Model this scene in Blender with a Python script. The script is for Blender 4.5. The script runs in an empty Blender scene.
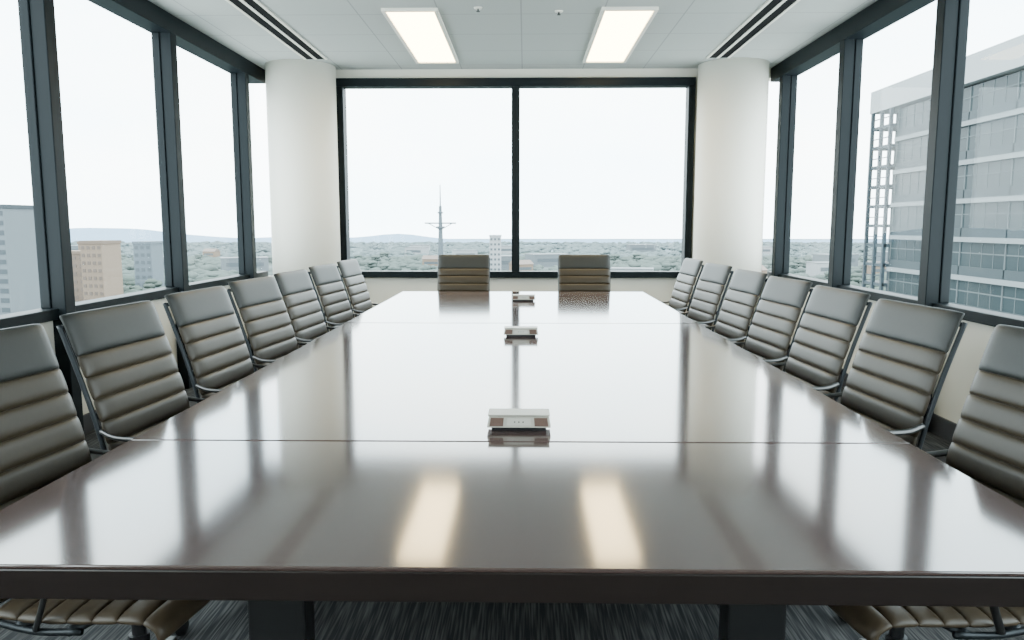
import bpy, bmesh, math, random, bisect
from mathutils import Vector, Matrix
random.seed(4)
C = bpy.context.scene.collection
PI = math.pi
R = math.radians

# ------------------------------------------------------------------ materials
def pmat(name, col, rough=.5, metal=0, var=.12, scale=8, stretch=(1,1,1), bump=0, spec=.5, coat=0):
    m = bpy.data.materials.new(name); m.use_nodes = True
    nt = m.node_tree; N = nt.nodes; L = nt.links
    b = N['Principled BSDF']
    tc = N.new('ShaderNodeTexCoord'); mp = N.new('ShaderNodeMapping'); nz = N.new('ShaderNodeTexNoise')
    mp.inputs['Scale'].default_value = stretch
    nz.inputs['Scale'].default_value = scale; nz.inputs['Detail'].default_value = 4
    mx = N.new('ShaderNodeMix'); mx.data_type = 'RGBA'
    mx.inputs[6].default_value = [c*(1-var) for c in col] + [1]
    mx.inputs[7].default_value = [min(1, c*(1+var)) for c in col] + [1]
    L.new(tc.outputs['Object'], mp.inputs['Vector']); L.new(mp.outputs[0], nz.inputs['Vector'])
    L.new(nz.outputs['Fac'], mx.inputs[0]); L.new(mx.outputs[2], b.inputs['Base Color'])
    b.inputs['Roughness'].default_value = rough; b.inputs['Metallic'].default_value = metal
    b.inputs['Specular IOR Level'].default_value = spec
    b.inputs['Coat Weight'].default_value = coat
    b.inputs['Coat Roughness'].default_value = .07
    if bump:
        bp = N.new('ShaderNodeBump'); bp.inputs['Strength'].default_value = bump; bp.inputs['Distance'].default_value = .002
        L.new(nz.outputs['Fac'], bp.inputs['Height']); L.new(bp.outputs[0], b.inputs['Normal'])
    return m

def emat(name, col, s):
    m = bpy.data.materials.new(name); m.use_nodes = True
    nt = m.node_tree; N = nt.nodes
    N.remove(N['Principled BSDF'])
    e = N.new('ShaderNodeEmission'); e.inputs[0].default_value = (*col, 1); e.inputs[1].default_value = s
    nt.links.new(e.outputs[0], N['Material Output'].inputs[0])
    return m

def glass_mat():
    m = bpy.data.materials.new('window_glass'); m.use_nodes = True
    nt = m.node_tree; N = nt.nodes; L = nt.links
    N.remove(N['Principled BSDF'])
    t = N.new('ShaderNodeBsdfTransparent'); t.inputs[0].default_value = (.96, .98, .98, 1)
    g = N.new('ShaderNodeBsdfGlossy'); g.inputs['Roughness'].default_value = .02
    lw = N.new('ShaderNodeLayerWeight'); lw.inputs[0].default_value = .5
    p = N.new('ShaderNodeMath'); p.operation = 'POWER'; p.inputs[1].default_value = 5
    a = N.new('ShaderNodeMath'); a.operation = 'MULTIPLY_ADD'; a.inputs[1].default_value = .2; a.inputs[2].default_value = .01
    mx = N.new('ShaderNodeMixShader')
    L.new(lw.outputs['Facing'], p.inputs[0]); L.new(p.outputs[0], a.inputs[0]); L.new(a.outputs[0], mx.inputs[0])
    L.new(t.outputs[0], mx.inputs[1]); L.new(g.outputs[0], mx.inputs[2]); L.new(mx.outputs[0], N['Material Output'].inputs[0])
    return m

def ceiling_mat():
    m = pmat('ceiling_tile', (.37,.39,.37), .9, var=.03, scale=40)
    nt = m.node_tree; N = nt.nodes; L = nt.links; b = N['Principled BSDF']
    tc = N.new('ShaderNodeTexCoord'); sx = N.new('ShaderNodeSeparateXYZ'); L.new(tc.outputs['Object'], sx.inputs[0])
    outs = []
    for k, off in ((0, .03), (1, .21)):
        a = N.new('ShaderNodeMath'); a.operation = 'MULTIPLY_ADD'; a.inputs[1].default_value = 1/.62; a.inputs[2].default_value = off+50
        f = N.new('ShaderNodeMath'); f.operation = 'FRACT'
        l = N.new('ShaderNodeMath'); l.operation = 'LESS_THAN'; l.inputs[1].default_value = .018
        L.new(sx.outputs[k], a.inputs[0]); L.new(a.outputs[0], f.inputs[0]); L.new(f.outputs[0], l.inputs[0]); outs.append(l)
    mxx = N.new('ShaderNodeMath'); mxx.operation = 'MAXIMUM'
    L.new(outs[0].outputs[0], mxx.inputs[0]); L.new(outs[1].outputs[0], mxx.inputs[1])
    mx = N.new('ShaderNodeMix'); mx.data_type = 'RGBA'
    src = b.inputs['Base Color'].links[0].from_socket
    L.new(mxx.outputs[0], mx.inputs[0]); L.new(src, mx.inputs[6]); mx.inputs[7].default_value = (.26,.27,.26,1)
    L.new(mx.outputs[2], b.inputs['Base Color'])
    return m

def carpet_mat():
    m = pmat('carpet', (.05,.05,.05), .95, var=.2, scale=30, spec=.1)
    nt = m.node_tree; N = nt.nodes; L = nt.links; b = N['Principled BSDF']
    tc = N.new('ShaderNodeTexCoord'); mp = N.new('ShaderNodeMapping'); mp.inputs['Scale'].default_value = (140, 5, 1)
    nz = N.new('ShaderNodeTexNoise'); nz.inputs['Scale'].default_value = 1; nz.inputs['Detail'].default_value = 1
    cr = N.new('ShaderNodeValToRGB')
    cr.color_ramp.elements[0].position = .42; cr.color_ramp.elements[0].color = (.023,.024,.025,1)
    cr.color_ramp.elements[1].position = .72; cr.color_ramp.elements[1].color = (.080,.079,.078,1)
    L.new(tc.outputs['Object'], mp.inputs[0]); L.new(mp.outputs[0], nz.inputs['Vector'])
    L.new(nz.outputs['Fac'], cr.inputs[0]); L.new(cr.outputs[0], b.inputs['Base Color'])
    return m

def land_mat(name, c1, c2, c3, sc):
    m = pmat(name, c1, 1, spec=0)
    nt = m.node_tree; N = nt.nodes; L = nt.links; b = N['Principled BSDF']
    tc = N.new('ShaderNodeTexCoord')
    nz = N.new('ShaderNodeTexNoise'); nz.inputs['Scale'].default_value = sc; nz.inputs['Detail'].default_value = 4
    cr = N.new('ShaderNodeValToRGB'); e = cr.color_ramp.elements
    e[0].position = .38; e[0].color = (*c1, 1); e[1].position = .66; e[1].color = (*c3, 1)
    k = e.new(.52); k.color = (*c2, 1)
    L.new(tc.outputs['Object'], nz.inputs['Vector']); L.new(nz.outputs['Fac'], cr.inputs[0]); L.new(cr.outputs[0], b.inputs['Base Color'])
    return m

M = dict(
    ceil=ceiling_mat(), carpet=carpet_mat(), glass=glass_mat(),
    wall=pmat('cream_paint', (.56,.535,.46), .8, var=.03, scale=3),
    column=pmat('column_paint', (.66,.64,.565), .75, var=.02, scale=2),
    frame=pmat('window_frame_metal', (.0042,.0070,.0085), .5, var=.1, scale=5, spec=.12),
    base=pmat('dark_skirting', (.02,.02,.022), .5),
    wood=pmat('lacquered_wood', (.064,.042,.038), .10, var=.2, scale=6, stretch=(14,.8,1), spec=1.0, coat=.2),
    wood2=pmat('lacquered_wood_near', (.058,.037,.033), .10, var=.2, scale=6, stretch=(14,.8,1), spec=.9, coat=.12),  # same wood; weaker reflection on the near section put into a darker copy
    darkwood=pmat('dark_wood_edge', (.013,.0085,.0075), .3, var=.2, scale=6, stretch=(2,12,12)),
    legm=pmat('table_leg_black', (.009,.009,.010), .4),
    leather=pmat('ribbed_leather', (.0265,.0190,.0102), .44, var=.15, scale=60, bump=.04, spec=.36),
    leather_top=pmat('leather_top_shading', (.0130,.0137,.0120), .48, var=.15, scale=60, bump=.04, spec=.36),  # one leather throughout; slate-to-olive shading of the back put into two colours
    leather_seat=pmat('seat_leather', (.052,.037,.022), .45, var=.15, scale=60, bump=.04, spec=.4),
    alum=pmat('satin_aluminium', (.09,.09,.09), .40, metal=.9, var=.06),
    rail=pmat('dark_aluminium', (.022,.026,.030), .45, metal=.6, var=.08),
    black=pmat('black_plastic', (.012,.012,.014), .45),
    silver=pmat('silver_shell', (.40,.38,.33), .45, metal=.1, var=.04),
    brown=pmat('brown_grille', (.095,.052,.037), .6, var=.3, scale=300),
    white=pmat('white_enamel', (.70,.68,.60), .5, var=.02),
    plate=pmat('label_beige', (.47,.45,.40), .5, var=.02),
    lamp=emat('lamp_diffuser', (1,.78,.42), 21),
    slot=pmat('vent_black', (.010,.010,.011), .8, spec=.05),
)

# ------------------------------------------------------------------ mesh helpers
def box(bm, x0, x1, y0, y1, z0, z1):
    v = [bm.verts.new(p) for p in ((x0,y0,z0),(x1,y0,z0),(x1,y1,z0),(x0,y1,z0),(x0,y0,z1),(x1,y0,z1),(x1,y1,z1),(x0,y1,z1))]
    for f in ((3,2,1,0),(4,5,6,7),(0,1,5,4),(1,2,6,5),(2,3,7,6),(3,0,4,7)):
        bm.faces.new([v[i] for i in f])

def tube(bm, pts, r, n=8, sx=1.0):
    pts = [Vector(p) for p in pts]; rings = []
    side = None
    for i, p in enumerate(pts):
        t = (pts[min(i+1, len(pts)-1)] - pts[max(i-1, 0)]).normalized()
        if side is None:
            side = t.orthogonal().normalized()
        side = (side - t*side.dot(t)).normalized()
        up = t.cross(side)
        rr = r[i] if isinstance(r, (list, tuple)) else r
        rings.append([bm.verts.new(p + (side*math.cos(2*PI*k/n) + up*math.sin(2*PI*k/n)*sx)*rr) for k in range(n)])
    for a, b in zip(rings, rings[1:]):
        for k in range(n):
            bm.faces.new((a[k], a[(k+1)%n], b[(k+1)%n], b[k]))
    bm.faces.new(rings[0][::-1]); bm.faces.new(rings[-1])

def link(name, bm, m, parent=None, smooth=False, bevel=0, loc=None, seg=2):
    bmesh.ops.recalc_face_normals(bm, faces=bm.faces)
    me = bpy.data.meshes.new(name); bm.to_mesh(me); bm.free()
    for q in (m if isinstance(m, (list, tuple)) else [m]): me.materials.append(q)
    if smooth:
        for p in me.polygons: p.use_smooth = True
    o = bpy.data.objects.new(name, me); C.objects.link(o)
    if parent: o.parent = parent
    if loc: o.location = loc
    if bevel:
        b = o.modifiers.new('bevel', 'BEVEL'); b.width = bevel; b.segments = seg; b.limit_method = 'ANGLE'
    return o

def boxes(name, lst, m, parent=None, **k):
    bm = bmesh.new()
    for b in lst: box(bm, *b)
    return link(name, bm, m, parent, **k)

def tag(o, label, cat, group=None, kind=None):
    if label: o['label'] = label
    if cat: o['category'] = cat
    if group: o['group'] = group
    if kind: o['kind'] = kind
    return o

def empty(name, loc=(0,0,0), rz=0):
    o = bpy.data.objects.new(name, None); C.objects.link(o); o.location = loc; o.rotation_euler = (0,0,rz)
    o.empty_display_size = .2
    return o

def dup(o, parent=None):
    c = o.copy(); C.objects.link(c)
    if parent: c.parent = parent
    for ch in list(o.children): dup(ch, c)
    return c

def struct(o): o['kind'] = 'structure'; return o

def catmull(P, n=10):
    P = [Vector(p) for p in P]; Q = [2*P[0]-P[1]] + P + [2*P[-1]-P[-2]]; out = []
    for i in range(1, len(Q)-2):
        a, b, c, d = Q[i-1:i+3]
        for k in range(n):
            t = k/n
            out.append(.5*((2*b) + (c-a)*t + (2*a-5*b+4*c-d)*t*t + (3*b-a-3*c+d)*t**3))
    out.append(P[-1]); return out

# ------------------------------------------------------------------ room
XL, XR, YB, YF, ZC = -2.76, 2.62, 8.15, -2.6, 2.90
SILL0, SILL1, HEAD0, HEAD1 = .755, .82, 2.72, 2.805
SH0 = 2.76                       # underside of the side window heads
struct(boxes('floor', [(XL-.1, XR+.1, YF-.2, YB+.25, -.2, 0)], M['carpet']))
struct(boxes('ceiling', [(XL-.1, XR+.1, YF-.2, YB+.25, ZC, ZC+.25)], M['ceil']))
struct(boxes('wall_left', [(XL-.1, XL, YF, YB, 0, SILL0)], M['wall']))
struct(boxes('wall_right', [(XR, XR+.1, YF, YB, 0, SILL0)], M['wall']))
BX0, BX1 = -1.93, 1.76
struct(boxes('wall_back', [(XL-.1, XR+.1, YB, YB+.2, 0, SILL0), (XL-.1, XR+.1, YB, YB+.2, HEAD1, ZC),
                    (XL+.12, BX0, YB, YB+.2, SILL0, HEAD1), (BX1, XR-.12, YB, YB+.2, SILL0, HEAD1)], M['wall']))
struct(boxes('wall_front', [(XL-.1, XR+.1, YF-.2, YF, 0, ZC)], M['wall']))
struct(boxes('baseboard_left', [(XL, XL+.015, YF, YB, 0, .12)], M['base']))
struct(boxes('baseboard_right', [(XR-.015, XR, YF, YB, 0, .12)], M['base']))
struct(boxes('baseboard_back', [(XL+.02, XR-.02, YB-.015, YB, 0, .12)], M['base']))

def side_window(name, xin, s, mys, y1):
    # s: inward direction (+1 left wall, -1 right wall)
    w = struct(empty(name, (xin, 0, 0)))
    def bx(a, b): return (min(a*s, b*s), max(a*s, b*s))
    boxes('window_frame', [(*bx(-.08, .04), YF, y1, SILL0, SILL1), (*bx(-.08, .088), YF, y1, SH0, ZC)], M['frame'], w, bevel=.005)
    for y in mys:
        boxes('mullion', [(*bx(-.06, .0), y-.06, y+.06, SILL1, SH0), (*bx(.0, .085), y-.05, y+.05, .0, SH0+.005)], M['frame'], w, bevel=.005)
    ys = [YF] + sorted(mys) + [y1]
    for a, b in zip(ys, ys[1:]):
        boxes('pane', [(*bx(-.045, -.035), a, b, SILL1-.01, SH0+.01)], M['glass'], w)
    return w
side_window('window_1', XL, 1, [-.22+k*1.568 for k in range(-1, 6)], YB)
side_window('window_3', XR, -1, [.48+k*1.47 for k in range(-2, 6)], YB)
w = struct(empty('window_2', (0, YB, 0)))
boxes('window_frame', [(BX0, BX1, -.06, .10, SILL0, SILL1), (BX0, BX1, -.06, .10, HEAD0, HEAD1),
                 (BX0, BX0+.07, -.06, .10, SILL1, HEAD0), (BX1-.07, BX1, -.06, .10, SILL1, HEAD0)], M['frame'], w, bevel=.006)
boxes('mullion', [(-.122, -.038, -.06, .10, SILL1, HEAD0)], M['frame'], w, bevel=.005)
boxes('pane', [(BX0+.06, -.12, .05, .06, SILL1-.01, HEAD0+.01)], M['glass'], w)
boxes('pane', [(-.05, BX1-.06, .05, .06, SILL1-.01, HEAD0+.01)], M['glass'], w)

for k, (x, lab) in enumerate(((-2.255, 'round cream column to the left of the far window'), (2.105, 'round cream column to the right of the far window'))):
    bm = bmesh.new()
    tube(bm, [(0,0,0), (0,0,ZC)], .345, 48)
    c = link('column', bm, M['column'], loc=(x, 7.98, 0))
    for p in c.data.polygons: p.use_smooth = abs(p.normal.z) < .5
    struct(c); c['label'] = lab

# ------------------------------------------------------------------ ceiling fittings
def troffer(x0, x1, y0, y1, label):
    cx, cy = (x0+x1)/2, (y0+y1)/2; a, b = (x1-x0)/2, (y1-y0)/2
    t = tag(empty('ceiling_light', (cx, cy, ZC)), label, 'ceiling light', 'fluorescent ceiling panels')
    boxes('light_frame', [(-a-.03, -a, -b-.03, b+.03, -.025, 0), (a, a+.03, -b-.03, b+.03, -.025, 0),
                    (-a, a, -b-.03, -b, -.025, 0), (-a, a, b, b+.03, -.025, 0)], M['white'], t, bevel=.003)
    boxes('diffuser', [(-a, a, -b, b, -.012, -.002)], M['lamp'], t)
troffer(-1.02, -.66, 5.92, 7.72, 'glowing rectangular ceiling light to the left of the centre line')
troffer(.61, .97, 5.92, 7.72, 'glowing rectangular ceiling light to the right of the centre line')

def vent(x, label):
    t = tag(empty('air_vent', (x, 3, ZC)), label, 'air vent', 'linear ceiling vents')
    boxes('vent_frame', [(-.11, -.09, -4, 4.62, -.012, 0), (-.012, .012, -4, 4.62, -.012, 0), (.09, .11, -4, 4.62, -.012, 0)], M['white'], t)
    for a in (-.09, .012):
        boxes('slot', [(a, a+.078, -4, 4.62, -.006, 0)], M['slot'], t)
vent(-2.0, 'long black double slot vent in the ceiling beside the left windows')
vent(1.86, 'long black double slot vent in the ceiling beside the right windows')
for x, y, lab in ((-.33, 5.9, 'small round ceiling sprinkler just right of the left light panel'), (.27, 6.0, 'small round ceiling sprinkler left of the right light panel')):
    t = tag(empty('ceiling_sprinkler', (x, y, ZC)), lab, 'ceiling sprinkler', 'ceiling sprinklers')
    bm = bmesh.new(); tube(bm, [(0,0,-.008), (0,0,0)], [.028,.034], 20); link('escutcheon', bm, M['white'], t)
    bm = bmesh.new(); tube(bm, [(0,0,-.030), (0,0,-.026), (0,0,-.0259), (0,0,-.006)], [.014,.014,.006,.006], 12); link('nozzle', bm, M['alum'], t)

# ------------------------------------------------------------------ table
TW, TZ = 1.03, .74
T = tag(empty('conference_table', (0, 0, 0)), 'long glossy dark brown boardroom table reflecting the windows', 'table')
SEG = [(1.215, 1.964), (1.972, 4.422), (4.436, 6.56)]
for a, b in SEG:
    boxes('table_top', [(-TW, TW, a, b, TZ-.008, TZ)], M['wood2' if a < 1.5 else 'wood'], T, bevel=.0025)
    boxes('table_edge', [(-TW+.001, TW-.001, a+(.001 if a < 1.5 else 0), b-(.001 if b > 6 else 0), TZ-.062, TZ-.008)], M['darkwood'], T, bevel=.003)
for y in (1.68, 3.95, 6.1):
    for s in (-1, 1):
        boxes('leg', [(s*.545-.066, s*.545+.066, y-.04, y+.04, 0, TZ-.062)], M['legm'], T, bevel=.006)

# ------------------------------------------------------------------ connection boxes
def conn(label, x, y):
    t = tag(empty('connection_box', (x, y, TZ)), label, 'connection box', 'connection boxes along the table centre')
    boxes('base', [(-.076, .076, -.026, .03, 0, .014)], M['black'], t, bevel=.002)
    bm = bmesh.new()
    prof = [(-.040, .012, .089), (.040, .012, .089), (.036, .042, .083), (-.027, .042, .083)]
    A = [bm.verts.new((-w_, p, q)) for p, q, w_ in prof]; B = [bm.verts.new((w_, p, q)) for p, q, w_ in prof]
    bm.faces.new(A); bm.faces.new(B[::-1])
    for k in range(4): bm.faces.new((A[k], A[(k+1)%4], B[(k+1)%4], B[k]))
    link('shell', bm, M['silver'], t, bevel=.003)
    def facing(name, x0, x1, z0, z1, m, th=.0012):
        bm = bmesh.new()
        def P(xx, zz, o): return (xx*(1-(zz-.012)/.030*.06), -.040+(zz-.012)/.030*.013-o, zz)
        a = [bm.verts.new(P(u, v, th)) for u, v in ((x0,z0),(x1,z0),(x1,z1),(x0,z1))]
        b = [bm.verts.new(P(u, v, -.001)) for u, v in ((x0,z0),(x1,z0),(x1,z1),(x0,z1))]
        bm.faces.new(a); bm.faces.new(b[::-1])
        for k in range(4): bm.faces.new((a[k], b[k], b[(k+1)%4], a[(k+1)%4]))
        return link(name, bm, m, t)
    facing('grille', -.082, -.044, .0165, .038, M['brown']); facing('grille', .044, .082, .0165, .038, M['brown'])
    facing('label_plate', -.034, .034, .019, .036, M['plate'])
    for k in (-1, 0, 1): facing('port', k*.012-.002, k*.012+.002, .026, .029, M['black'], .002)
    boxes('lid', [(-.086, .086, -.030, .046, .042, .0465)], M['silver'], t, bevel=.0015)
conn('silver connection box with brown end grilles, nearest the camera', .004, 2.10)
conn('silver connection box on the middle table section, second from the camera', .0, 3.90)
conn('small silver connection box near the far end of the table', .01, 5.75)

# ------------------------------------------------------------------ chairs
def resample(P, svals):
    acc = [0]
    for a, b in zip(P, P[1:]): acc.append(acc[-1] + (b-a).length)
    out = []; i = 0
    for s in svals:
        s = min(max(s, 0), acc[-1])
        while i < len(P)-2 and acc[i+1] < s: i += 1
        t = (s-acc[i])/max(1e-9, acc[i+1]-acc[i])
        out.append((P[i].lerp(P[i+1], t), (P[i+1]-P[i]).normalized()))
    return out, acc[-1]

def pad(name, prof, ribs, w, m, parent, tf=.016, tb=.012):
    P = catmull(prof, 12)
    _, Ltot = resample(P, [0])
    tot = sum(ribs); sv = []; bq = []; top = []
    s0 = 0
    for i, r in enumerate(ribs):
        Lr = r/tot*Ltot; n = max(12, int(12*Lr/.06))
        for k in range(n+1 if i == len(ribs)-1 else n):
            q = (1-math.cos(PI*k/n))/2
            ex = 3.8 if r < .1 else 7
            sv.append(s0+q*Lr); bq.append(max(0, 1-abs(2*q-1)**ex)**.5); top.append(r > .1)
        s0 += Lr
    pts, _ = resample(P, sv)
    nu = 20; vs = [math.sin(PI/2*(2*k/nu-1)) for k in range(nu+1)]
    bm = bmesh.new(); rings = []
    for (p, t), b in zip(pts, bq):
        nrm = Vector((t[2], 0, -t[0]))
        row = []
        for v in vs:
            e = max(0, 1-abs(v)**9)**.5
            row.append(bm.verts.new(p + Vector((0, w*v*(.988+.012*b), 0)) + nrm*(.004+tf*(.25+.75*b))*e))
        for v in vs[-2:0:-1]:
            e = max(0, 1-abs(v)**9)**.5
            row.append(bm.verts.new(p + Vector((0, w*v*(.988+.012*b), 0)) - nrm*(.004+tb*(.25+.75*b))*e))
        rings.append(row)
    n = len(rings[0])
    for a, b, tp in zip(rings, rings[1:], top):
        for k in range(n):
            f = bm.faces.new((a[k], a[(k+1)%n], b[(k+1)%n], b[k]))
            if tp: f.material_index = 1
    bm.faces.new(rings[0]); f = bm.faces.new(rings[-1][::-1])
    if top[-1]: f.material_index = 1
    return link(name, bm, m, parent, smooth=True)

SEATP = [(.222,0,.375), (.210,0,.405), (.16,0,.418), (.03,0,.408), (-.10,0,.400), (-.20,0,.406)]
BACKP = [(-.215,0,.414), (-.256,0,.470), (-.285,0,.57), (-.318,0,.70), (-.358,0,.83), (-.398,0,.945), (-.418,0,1.0), (-.432,0,1.024)]
def make_chair():
    t = empty('conference_chair')
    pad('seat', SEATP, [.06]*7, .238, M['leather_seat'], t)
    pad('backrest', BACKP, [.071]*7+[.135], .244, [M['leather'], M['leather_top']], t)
    full = SEATP[3:-1] + [(-.235,0,.430)] + BACKP[1:-1]
    for s in (-1, 1):
        bm = bmesh.new()
        cp = catmull(full, 5); pp = []
        for i, p in enumerate(cp):
            d = (cp[min(i+1, len(cp)-1)]-cp[max(i-1, 0)]).normalized()
            pp.append(p - Vector((d[2], 0, -d[0]))*.020 + Vector((0, s*.240, 0)))
        tube(bm, pp, .0085, 8)
        link('side_rail', bm, M['rail'], t, smooth=True)
        bm = bmesh.new()
        arm = catmull([(-.08,s*.246,.388), (-.04,s*.262,.47), (-.01,s*.270,.56), (-.005,s*.272,.622), (-.05,s*.272,.642), (-.14,s*.272,.642), (-.25,s*.264,.642), (-.316,s*.243,.655)], 6)
        tube(bm, arm, .0070, 8, 1.4)
        link('armrest', bm, M['alum'], t, smooth=True)
    bm = bmesh.new(); tube(bm, [(-.432,-.240,.985), (-.432,.240,.985)], .0085, 8); link('top_bar', bm, M['rail'], t, smooth=True)
    bm = bmesh.new(); tube(bm, [(-.338,-.240,.70), (-.365,-.12,.70), (-.365,.12,.70), (-.338,.240,.70)], .012, 8); link('back_stretcher', bm, M['rail'], t, smooth=True)
    bm = bmesh.new()
    for x in (.0, -.13): tube(bm, [(x,-.240,.386), (x,-.1,.364), (x,.1,.364), (x,.240,.386)], .012, 8)
    link('seat_stretcher', bm, M['rail'], t, smooth=True)
    boxes('tilt_mechanism', [(-.14, .10, -.05, .05, .318, .360)], M['black'], t, bevel=.01)
    bm = bmesh.new(); tube(bm, [(0,0,.07), (0,0,.13), (0,0,.131), (0,0,.25), (0,0,.251), (0,0,.32)], [.035,.035,.026,.026,.018,.018], 16)
    link('gas_column', bm, M['black'], t, smooth=False)
    for k in range(5):
        a = 2*PI*k/5 + PI
        u = Vector((math.cos(a), math.sin(a), 0)); q = Vector((-u.y, u.x, 0))
        bm = bmesh.new(); rings = []
        for r, z, hw, hh in ((.02,.105,.030,.024), (.12,.10,.024,.020), (.22,.087,.019,.014), (.285,.074,.016,.010)):
            c = u*r + Vector((0,0,z)); zz = Vector((0,0,hh))
            rings.append([bm.verts.new(c+q*hw-zz), bm.verts.new(c+q*hw*.7+zz), bm.verts.new(c-q*hw*.7+zz), bm.verts.new(c-q*hw-zz)])
        for A, B in zip(rings, rings[1:]):
            for j in range(4): bm.faces.new((A[j], A[(j+1)%4], B[(j+1)%4], B[j]))
        bm.faces.new(rings[0]); bm.faces.new(rings[-1])
        lg = link('base_leg', bm, M['black'], t, bevel=.004)
        bm = bmesh.new(); c = u*.275 + Vector((0,0,.029))
        for d in (-.014, .014):
            tube(bm, [c+q*(d-.009), c+q*(d+.009)], .028, 16)
        tube(bm, [c, c+Vector((0,0,.04))], .008, 8)
        link('caster', bm, M['black'], lg)
    return t
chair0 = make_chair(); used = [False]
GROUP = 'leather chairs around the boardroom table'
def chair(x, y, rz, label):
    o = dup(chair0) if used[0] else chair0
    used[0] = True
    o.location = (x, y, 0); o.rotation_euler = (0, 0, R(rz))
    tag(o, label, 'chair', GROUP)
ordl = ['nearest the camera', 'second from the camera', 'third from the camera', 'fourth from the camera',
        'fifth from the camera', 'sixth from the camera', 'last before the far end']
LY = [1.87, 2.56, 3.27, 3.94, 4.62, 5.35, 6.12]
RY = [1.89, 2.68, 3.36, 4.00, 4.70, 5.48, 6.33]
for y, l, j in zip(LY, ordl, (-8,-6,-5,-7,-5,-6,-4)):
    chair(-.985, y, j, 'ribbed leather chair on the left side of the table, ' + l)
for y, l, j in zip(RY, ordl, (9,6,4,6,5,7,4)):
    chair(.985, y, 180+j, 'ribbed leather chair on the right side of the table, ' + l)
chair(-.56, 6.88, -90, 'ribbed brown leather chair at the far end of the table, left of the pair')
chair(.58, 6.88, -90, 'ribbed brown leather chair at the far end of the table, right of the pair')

# ------------------------------------------------------------------ outside
GZ = -30
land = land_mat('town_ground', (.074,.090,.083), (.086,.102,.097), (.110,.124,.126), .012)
far = land_mat('far_ground', (.120,.150,.162), (.135,.167,.184), (.155,.188,.208), .004)  # paler, bluer plain; distance haze put into the ground colour
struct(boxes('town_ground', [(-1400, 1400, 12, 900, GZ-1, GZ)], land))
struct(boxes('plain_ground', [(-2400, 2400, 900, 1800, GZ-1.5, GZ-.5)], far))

def hills(name, d, f, m, x0, x1):
    bm = bmesh.new(); prev = None
    n = 160
    for k in range(n+1):
        x = x0 + (x1-x0)*k/n
        h = f(x)
        row = [bm.verts.new((x, d-100, GZ-.4)), bm.verts.new((x, d-50, GZ+h*.6)), bm.verts.new((x, d, GZ+h)), bm.verts.new((x, d+200, GZ-.4))]
        if prev:
            for j in range(3): bm.faces.new((prev[j], row[j], row[j+1], prev[j+1]))
        prev = row
    struct(link(name, bm, m, smooth=True))
hz = pmat('hazy_hill', (.175,.245,.32), 1, var=.05, scale=.01, spec=0)  # blue aerial haze is part of the hill colour itself
def hf(x):
    x *= 1.6
    g = lambda c, w, a: a*math.exp(-((x-c)/w)**2)
    return 1.8 + g(-1950, 300, 19) + g(-1500, 200, 13) + g(-1230, 240, 20) + g(-700,160,6) + g(-400, 130, 11.5) + g(300,300,2) + .7*math.sin(x*.013) + .5*math.sin(x*.031+1)
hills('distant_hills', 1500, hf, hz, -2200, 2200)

occ = []   # (x, y, radius) taken ground
def free(x, y, r):
    return all((x-a)**2 + (y-b)**2 > (r+c)**2 for a, b, c in occ)

def block(name, label, x, y, w, d, h, wm, cols, rows, winm, group=None, rz=0, roofm=None, fw=.28, fh=.22):
    t = tag(empty(name, (x, y, GZ), rz), label, 'building', group)
    occ.append((x, y, .72*max(w, d)))
    boxes('wall', [(-w/2, w/2, -d/2, d/2, 0, h)], wm, t)
    boxes('roof', [(-w/2-.3, w/2+.3, -d/2-.3, d/2+.3, h, h+1.2)], roofm or wm, t)
    if cols:
        cw, rh = w/cols, h/rows
        proto = None
        for i in range(cols):
            for j in range(rows):
                if proto is None:
                    proto = boxes('window', [(-cw*fw, cw*fw, -.1, .1, -rh*fh, rh*fh)], winm, t); o = proto
                else:
                    o = proto.copy(); C.objects.link(o); o.parent = t
                o.location = (-w/2+cw*(i+.5), -d/2-.02, rh*(j+.5))
    return t
grey = pmat('grey_concrete', (.105,.120,.130), .9, var=.05, scale=.3, spec=.2)
pale = pmat('pale_render', (.25,.263,.272), .9, var=.05, scale=.3)
tan = pmat('tan_brick', (.135,.102,.080), .9, var=.06, scale=.3, spec=.2)
tan2 = pmat('light_tan_brick', (.172,.130,.099), .9, var=.06, scale=.3, spec=.2)
winm = pmat('far_window', (.062,.075,.084), .5, var=.1, scale=.2, spec=.2)  # far windows kept close to wall tones; haze put into the colour
wind = pmat('dark_far_window', (.050,.061,.069), .5, var=.1, scale=.2, spec=.1)
wint = pmat('tan_block_window', (.105,.082,.068), .5, var=.1, scale=.2, spec=.2)
roofd = pmat('grey_roof', (.12,.132,.140), .9, var=.06, scale=.2)
roofk = pmat('dark_roof', (.045,.054,.061), .9, var=.06, scale=.2, spec=.1)
terra = pmat('red_roof', (.14,.112,.098), .9, var=.06, scale=.2)
block('office_block', 'tall grey office block at the left edge behind the first window', -172, 250, 22, 20, 36.5, grey, 6, 12, wind, rz=R(-8), roofm=roofk, fw=.40, fh=.24)
block('apartment_block', 'tan block with rows of windows, the tallest of the tan cluster', -169, 304, 9, 12, 24, tan2, 4, 8, wint, rz=R(-6), roofm=tan)
block('apartment_block', 'wide darker tan block, lowest on the left of the tan cluster', -186, 318, 14, 12, 19.5, tan, 4, 6, wint, rz=R(-6), roofm=tan)
block('apartment_block', 'narrow tan block stepping up between the low and the tallest tan block', -190, 338, 9, 11, 23, tan2, 3, 7, wint, rz=R(-6), roofm=tan)
block('office_block', 'small slate grey block between the hills and the left window post', -190, 385, 9, 12, 22, pmat('slate_wall', (.080,.100,.116), .8), 3, 6, winm)
block('tower_block', 'slim white tower block beside the centre post of the far window', -20, 520, 7.5, 10, 23.5, pale, 3, 7, winm)

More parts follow.
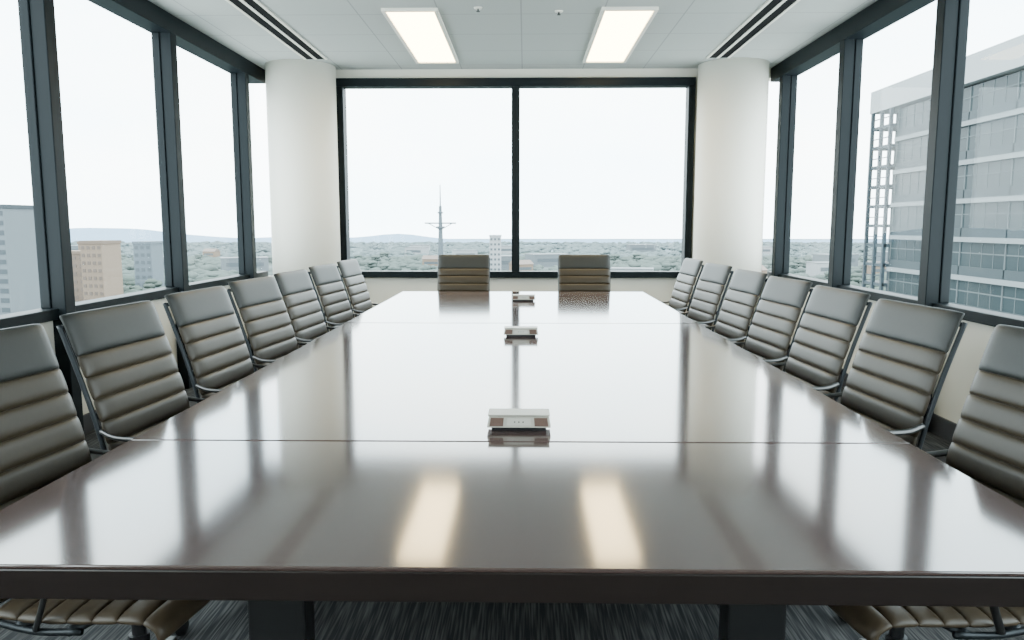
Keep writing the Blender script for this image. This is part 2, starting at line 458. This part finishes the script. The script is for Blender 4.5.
# mast
t = tag(empty('radio_mast', (-57, 520, GZ)), 'slender grey radio mast with crossbar on the skyline in the far window', 'radio mast')
occ.append((-57, 520, 14))
mm = pmat('mast_steel', (.075,.093,.106), .6, var=.08, scale=.3, spec=.2)
bm = bmesh.new(); tube(bm, [(0,0,0), (0,0,20), (0,0,30), (0,0,44), (0,0,44.1), (0,0,58)], [2.3,1.6,1.35,.95,.5,.28], 10); link('shaft', bm, mm, t)
bm = bmesh.new(); box(bm, -10.5, 10.5, -1, 1, 32.1, 33.0); tube(bm, [(-8,0,32.4), (-1,0,28.6)], .3, 5); tube(bm, [(8,0,32.4), (1,0,28.6)], .3, 5)
link('crossbar', bm, mm, t)
bm = bmesh.new(); tube(bm, [(0,0,29.2), (0,0,30.4)], 3.0, 14); link('lower_platform', bm, mm, t)
bm = bmesh.new(); tube(bm, [(0,0,39), (0,0,40)], 1.9, 14); link('upper_platform', bm, mm, t)

# glass office building on the right
t = tag(empty('glass_office_building', (46, 0, GZ)), 'large glass office building with white parapet outside the right windows', 'building')
fg = pmat('facade_glass', (.022,.031,.034), .25, var=.35, scale=.12, spec=.08)
fg2 = pmat('spandrel_glass', (.036,.046,.050), .4, var=.1, scale=.2, spec=.06)
fr = pmat('facade_frame', (.150,.167,.172), .6, var=.03, scale=.2, spec=.08)
frd = pmat('facade_mullion', (.074,.087,.091), .6, var=.03, scale=.2, spec=.08)
par = pmat('parapet_panel', (.25,.266,.273), .7, var=.03, scale=.2, spec=.1)
HT = 48.6; FL = 4.0; Y0, Y1 = 28, 98
boxes('core', [(.4, 24, Y0, Y1, 0, HT-3)], fg2, t)
boxes('parapet', [(-.5, 24.5, Y0-.5, 104.6, HT-2.8, HT)], par, t)
nfl = 11; z_top = HT-2.8; bays = 9; bw = (Y1-Y0)/bays
pane = None
for f in range(nfl):
    zb = z_top - FL*(f+1)
    boxes('floor_band', [(-.2, .4, Y0, Y1, zb-.25, zb+.25)], fr, t)
    boxes('spandrel', [(.1, .4, Y0, Y1, zb+.25, zb+1.2)], fg2, t)
    bmr = bmesh.new()
    for k in range(bays*4+1):
        y = Y0 + k*bw/4
        wd = .08 if k % 4 == 0 else .035
        box(bmr, .16 if k % 4 else .1, .38, y-wd, y+wd, zb+.25, zb+FL-.25)
    box(bmr, .14, .38, Y0, Y1, zb+2.55, zb+2.67)
    link('mullion_row', bmr, frd, t)
    for b in range(bays):
        if pane is None:
            pane = boxes('window', [(.2, .38, .1, bw-.1, 1.2, FL-.25)], fg, t); o = pane
        else:
            o = pane.copy(); C.objects.link(o); o.parent = t
        o.location = (0, Y0+b*bw, zb)
stm = pmat('stair_steel', (.036,.047,.055), .6, var=.05, scale=.3, spec=.1)
for f in range(17):
    z = HT-4.9-f*2.5
    boxes('stair_landing', [(-.4, 3, 98.6, 104, z-.2, z+.2), (-.4, -.3, 98.6, 104, z+1.05, z+1.17)], stm, t)
for xx, yy in ((-.35, 98.8), (-.35, 101.3), (-.35, 103.9), (2.9, 103.9)):
    boxes('stair_post', [(xx-.2, xx+.2, yy-.2, yy+.2, 0, HT-2.8)], stm, t)

# small town buildings
def house(wm, rm, w, d, h, gable):
    t = empty('house')
    boxes('wall', [(-w/2, w/2, -d/2, d/2, 0, h)], wm, t)
    bm = bmesh.new()
    if gable:
        A = [bm.verts.new(p) for p in ((-w/2-.5,-d/2-.5,h), (-w/2-.5,d/2+.5,h), (-w/2-.5,0,h+d*.3))]
        B = [bm.verts.new(p) for p in ((w/2+.5,-d/2-.5,h), (w/2+.5,d/2+.5,h), (w/2+.5,0,h+d*.3))]
        bm.faces.new(A); bm.faces.new(B[::-1])
        for k in range(3): bm.faces.new((A[k], A[(k+1)%3], B[(k+1)%3], B[k]))
    else:
        box(bm, -w/2-.2, w/2+.2, -d/2-.2, d/2+.2, h, h+.6)
    link('roof', bm, rm, t)
    wn = bmesh.new()
    box(wn, -w*.4, w*.4, -d/2-.1, -d/2+.1, h*.4, h*.7); link('window', wn, winm, t)
    return t
white = pmat('white_render', (.21,.222,.23), .9, var=.04, scale=.2)
hp = [(house(white, roofd, 22, 12, 8, False), 'low white flat roofed building among the trees of the town', 14),
      (house(tan2, terra, 13, 9, 6, True), 'small tan house with red gabled roof among the trees', 9),
      (house(grey, roofd, 30, 16, 9, False), 'long grey shed with flat roof among the trees', 19)]
hu = [False]*3; cnt = tries = 0
while cnt < 56 and tries < 6000:
    tries += 1
    d = 250 + 640*random.random(); a = random.uniform(-.7, .7); x, y = d*math.tan(a), d
    k = random.choice((0, 0, 1, 2))
    if y > 890 or not free(x, y, hp[k][2]): continue
    occ.append((x, y, hp[k][2]))
    o = dup(hp[k][0]) if hu[k] else hp[k][0]; hu[k] = True
    o.location = (x, y, GZ); o.rotation_euler = (0, 0, random.uniform(-.6, .6))
    tag(o, hp[k][1], 'building', 'town ' + ('white buildings', 'houses', 'sheds')[k])
    cnt += 1

# trees
def blob_tree(name, m, seed):
    rnd = random.Random(seed); bm = bmesh.new()
    for k in range(9):
        a = rnd.uniform(0, 2*PI); r = rnd.uniform(0, 2.8); s = rnd.uniform(1.8, 2.9)
        mt = Matrix.Translation((r*math.cos(a), r*math.sin(a), rnd.uniform(2.8, 6))) @ Matrix.Diagonal((s, s, s*.75, 1))
        res = bmesh.ops.create_icosphere(bm, subdivisions=2, radius=1, matrix=mt)
        for v in res['verts']: v.co += Vector([rnd.uniform(-.4, .4) for _ in range(3)])
    tube(bm, [(0,0,-.2), (0,0,4)], [.5,.3], 6)
    return link(name, bm, m, smooth=True)
tcol = [(.070,.087,.077), (.084,.102,.095), (.104,.127,.130)]  # paler with distance: aerial haze put into the foliage colours
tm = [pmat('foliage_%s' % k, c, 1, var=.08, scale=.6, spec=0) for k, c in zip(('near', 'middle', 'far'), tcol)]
protos = [blob_tree('tree', tm[k], k+3) for k in range(3)]
usedp = [False]*3
tl = ['dark green tree among the nearer rooftops below the windows', 'mid green tree in the middle distance of the town', 'pale hazy tree far out on the plain']
cnt = tries = 0
while cnt < 270 and tries < 9000:
    tries += 1
    d = 230 + 900*random.random()**1.3
    a = random.uniform(-.72, .72); x, y = d*math.tan(a), d
    s = random.uniform(.6, 1.15); r = 6.6*s
    if not free(x, y, r): continue
    occ.append((x, y, r))
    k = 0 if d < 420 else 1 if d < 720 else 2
    if usedp[k]:
        o = protos[k].copy(); C.objects.link(o)
    else:
        o = protos[k]; usedp[k] = True
    o.location = (x, y, GZ + (-.5 if y > 900 else 0)); o.scale = (s*1.15, s*1.15, s*.8); o.rotation_euler = (0, 0, random.uniform(0, 6.28))
    tag(o, tl[k], 'tree', 'town trees ' + ('near', 'in the middle distance', 'far off')[k])
    cnt += 1
# low tree cover that nobody could count
tb = bmesh.new(); bmesh.ops.create_icosphere(tb, subdivisions=1, radius=1)
tb.verts.index_update()
TV = [v.co.copy() for v in tb.verts]; TF = [[v.index for v in f.verts] for f in tb.faces]; tb.free()
ob = sorted(occ, key=lambda q: q[1]); ys_ = [q[1] for q in ob]
VV = []; FF = []; MI = []
for _ in range(13000):
    d = 225 + 1100*random.random()**1.1; a = random.uniform(-.74, .74); x, y = d*math.tan(a), d
    if math.sin(x*.012+1.3)*math.sin(y*.017+.4) + .5*math.sin(x*.031-y*.02) > .9: continue
    r = random.uniform(2.2, 4.6); rr = r*1.6+.9
    i0, i1 = bisect.bisect(ys_, y-30), bisect.bisect(ys_, y+30)
    if any((x-q[0])**2 + (y-q[1])**2 < (q[2]*1.03+rr)**2 for q in ob[i0:i1]): continue
    h = random.uniform(.45, .8); base = len(VV); c, s = math.cos(a*40), math.sin(a*40)
    for v in TV:
        px, py = v.x*r*1.6, v.y*r
        VV.append((x+px*c-py*s+random.uniform(-.6,.6), y+px*s+py*c+random.uniform(-.6,.6), GZ+r*.25+v.z*r*h+random.uniform(-.5,.5)))
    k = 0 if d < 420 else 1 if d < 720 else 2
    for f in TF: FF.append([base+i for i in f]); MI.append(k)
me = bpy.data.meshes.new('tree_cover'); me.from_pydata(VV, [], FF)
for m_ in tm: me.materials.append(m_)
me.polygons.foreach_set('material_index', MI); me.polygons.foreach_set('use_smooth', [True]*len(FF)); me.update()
o = bpy.data.objects.new('tree_cover', me); C.objects.link(o)
tag(o, 'dense low green tree cover filling the town between the roofs', 'tree cover', kind='stuff')

# ------------------------------------------------------------------ world, camera
W = bpy.data.worlds.new('sky'); bpy.context.scene.world = W; W.use_nodes = True
nt = W.node_tree; N = nt.nodes; L = nt.links; bg = N['Background']
tc = N.new('ShaderNodeTexCoord'); mp = N.new('ShaderNodeMapping'); mp.inputs['Scale'].default_value = (1, 1, 3)
nz = N.new('ShaderNodeTexNoise'); nz.inputs['Scale'].default_value = 2.2; nz.inputs['Detail'].default_value = 5
cr = N.new('ShaderNodeValToRGB')
cr.color_ramp.elements[0].position = .35; cr.color_ramp.elements[0].color = (.74,.91,1,1)
cr.color_ramp.elements[1].position = .62; cr.color_ramp.elements[1].color = (.93,1,1,1)
L.new(tc.outputs['Generated'], mp.inputs[0]); L.new(mp.outputs[0], nz.inputs['Vector']); L.new(nz.outputs['Fac'], cr.inputs[0]); L.new(cr.outputs[0], bg.inputs[0])
bg.inputs[1].default_value = 11.8

cam = bpy.data.cameras.new('camera'); co = bpy.data.objects.new('camera', cam); C.objects.link(co)
cam.sensor_width = 36; cam.lens = 767/1024*36; cam.clip_end = 8000; cam.clip_start = .05
co.location = (.02, 0, 1.307); co.rotation_euler = (R(90-7.06), 0, R(.97))
bpy.context.scene.camera = co
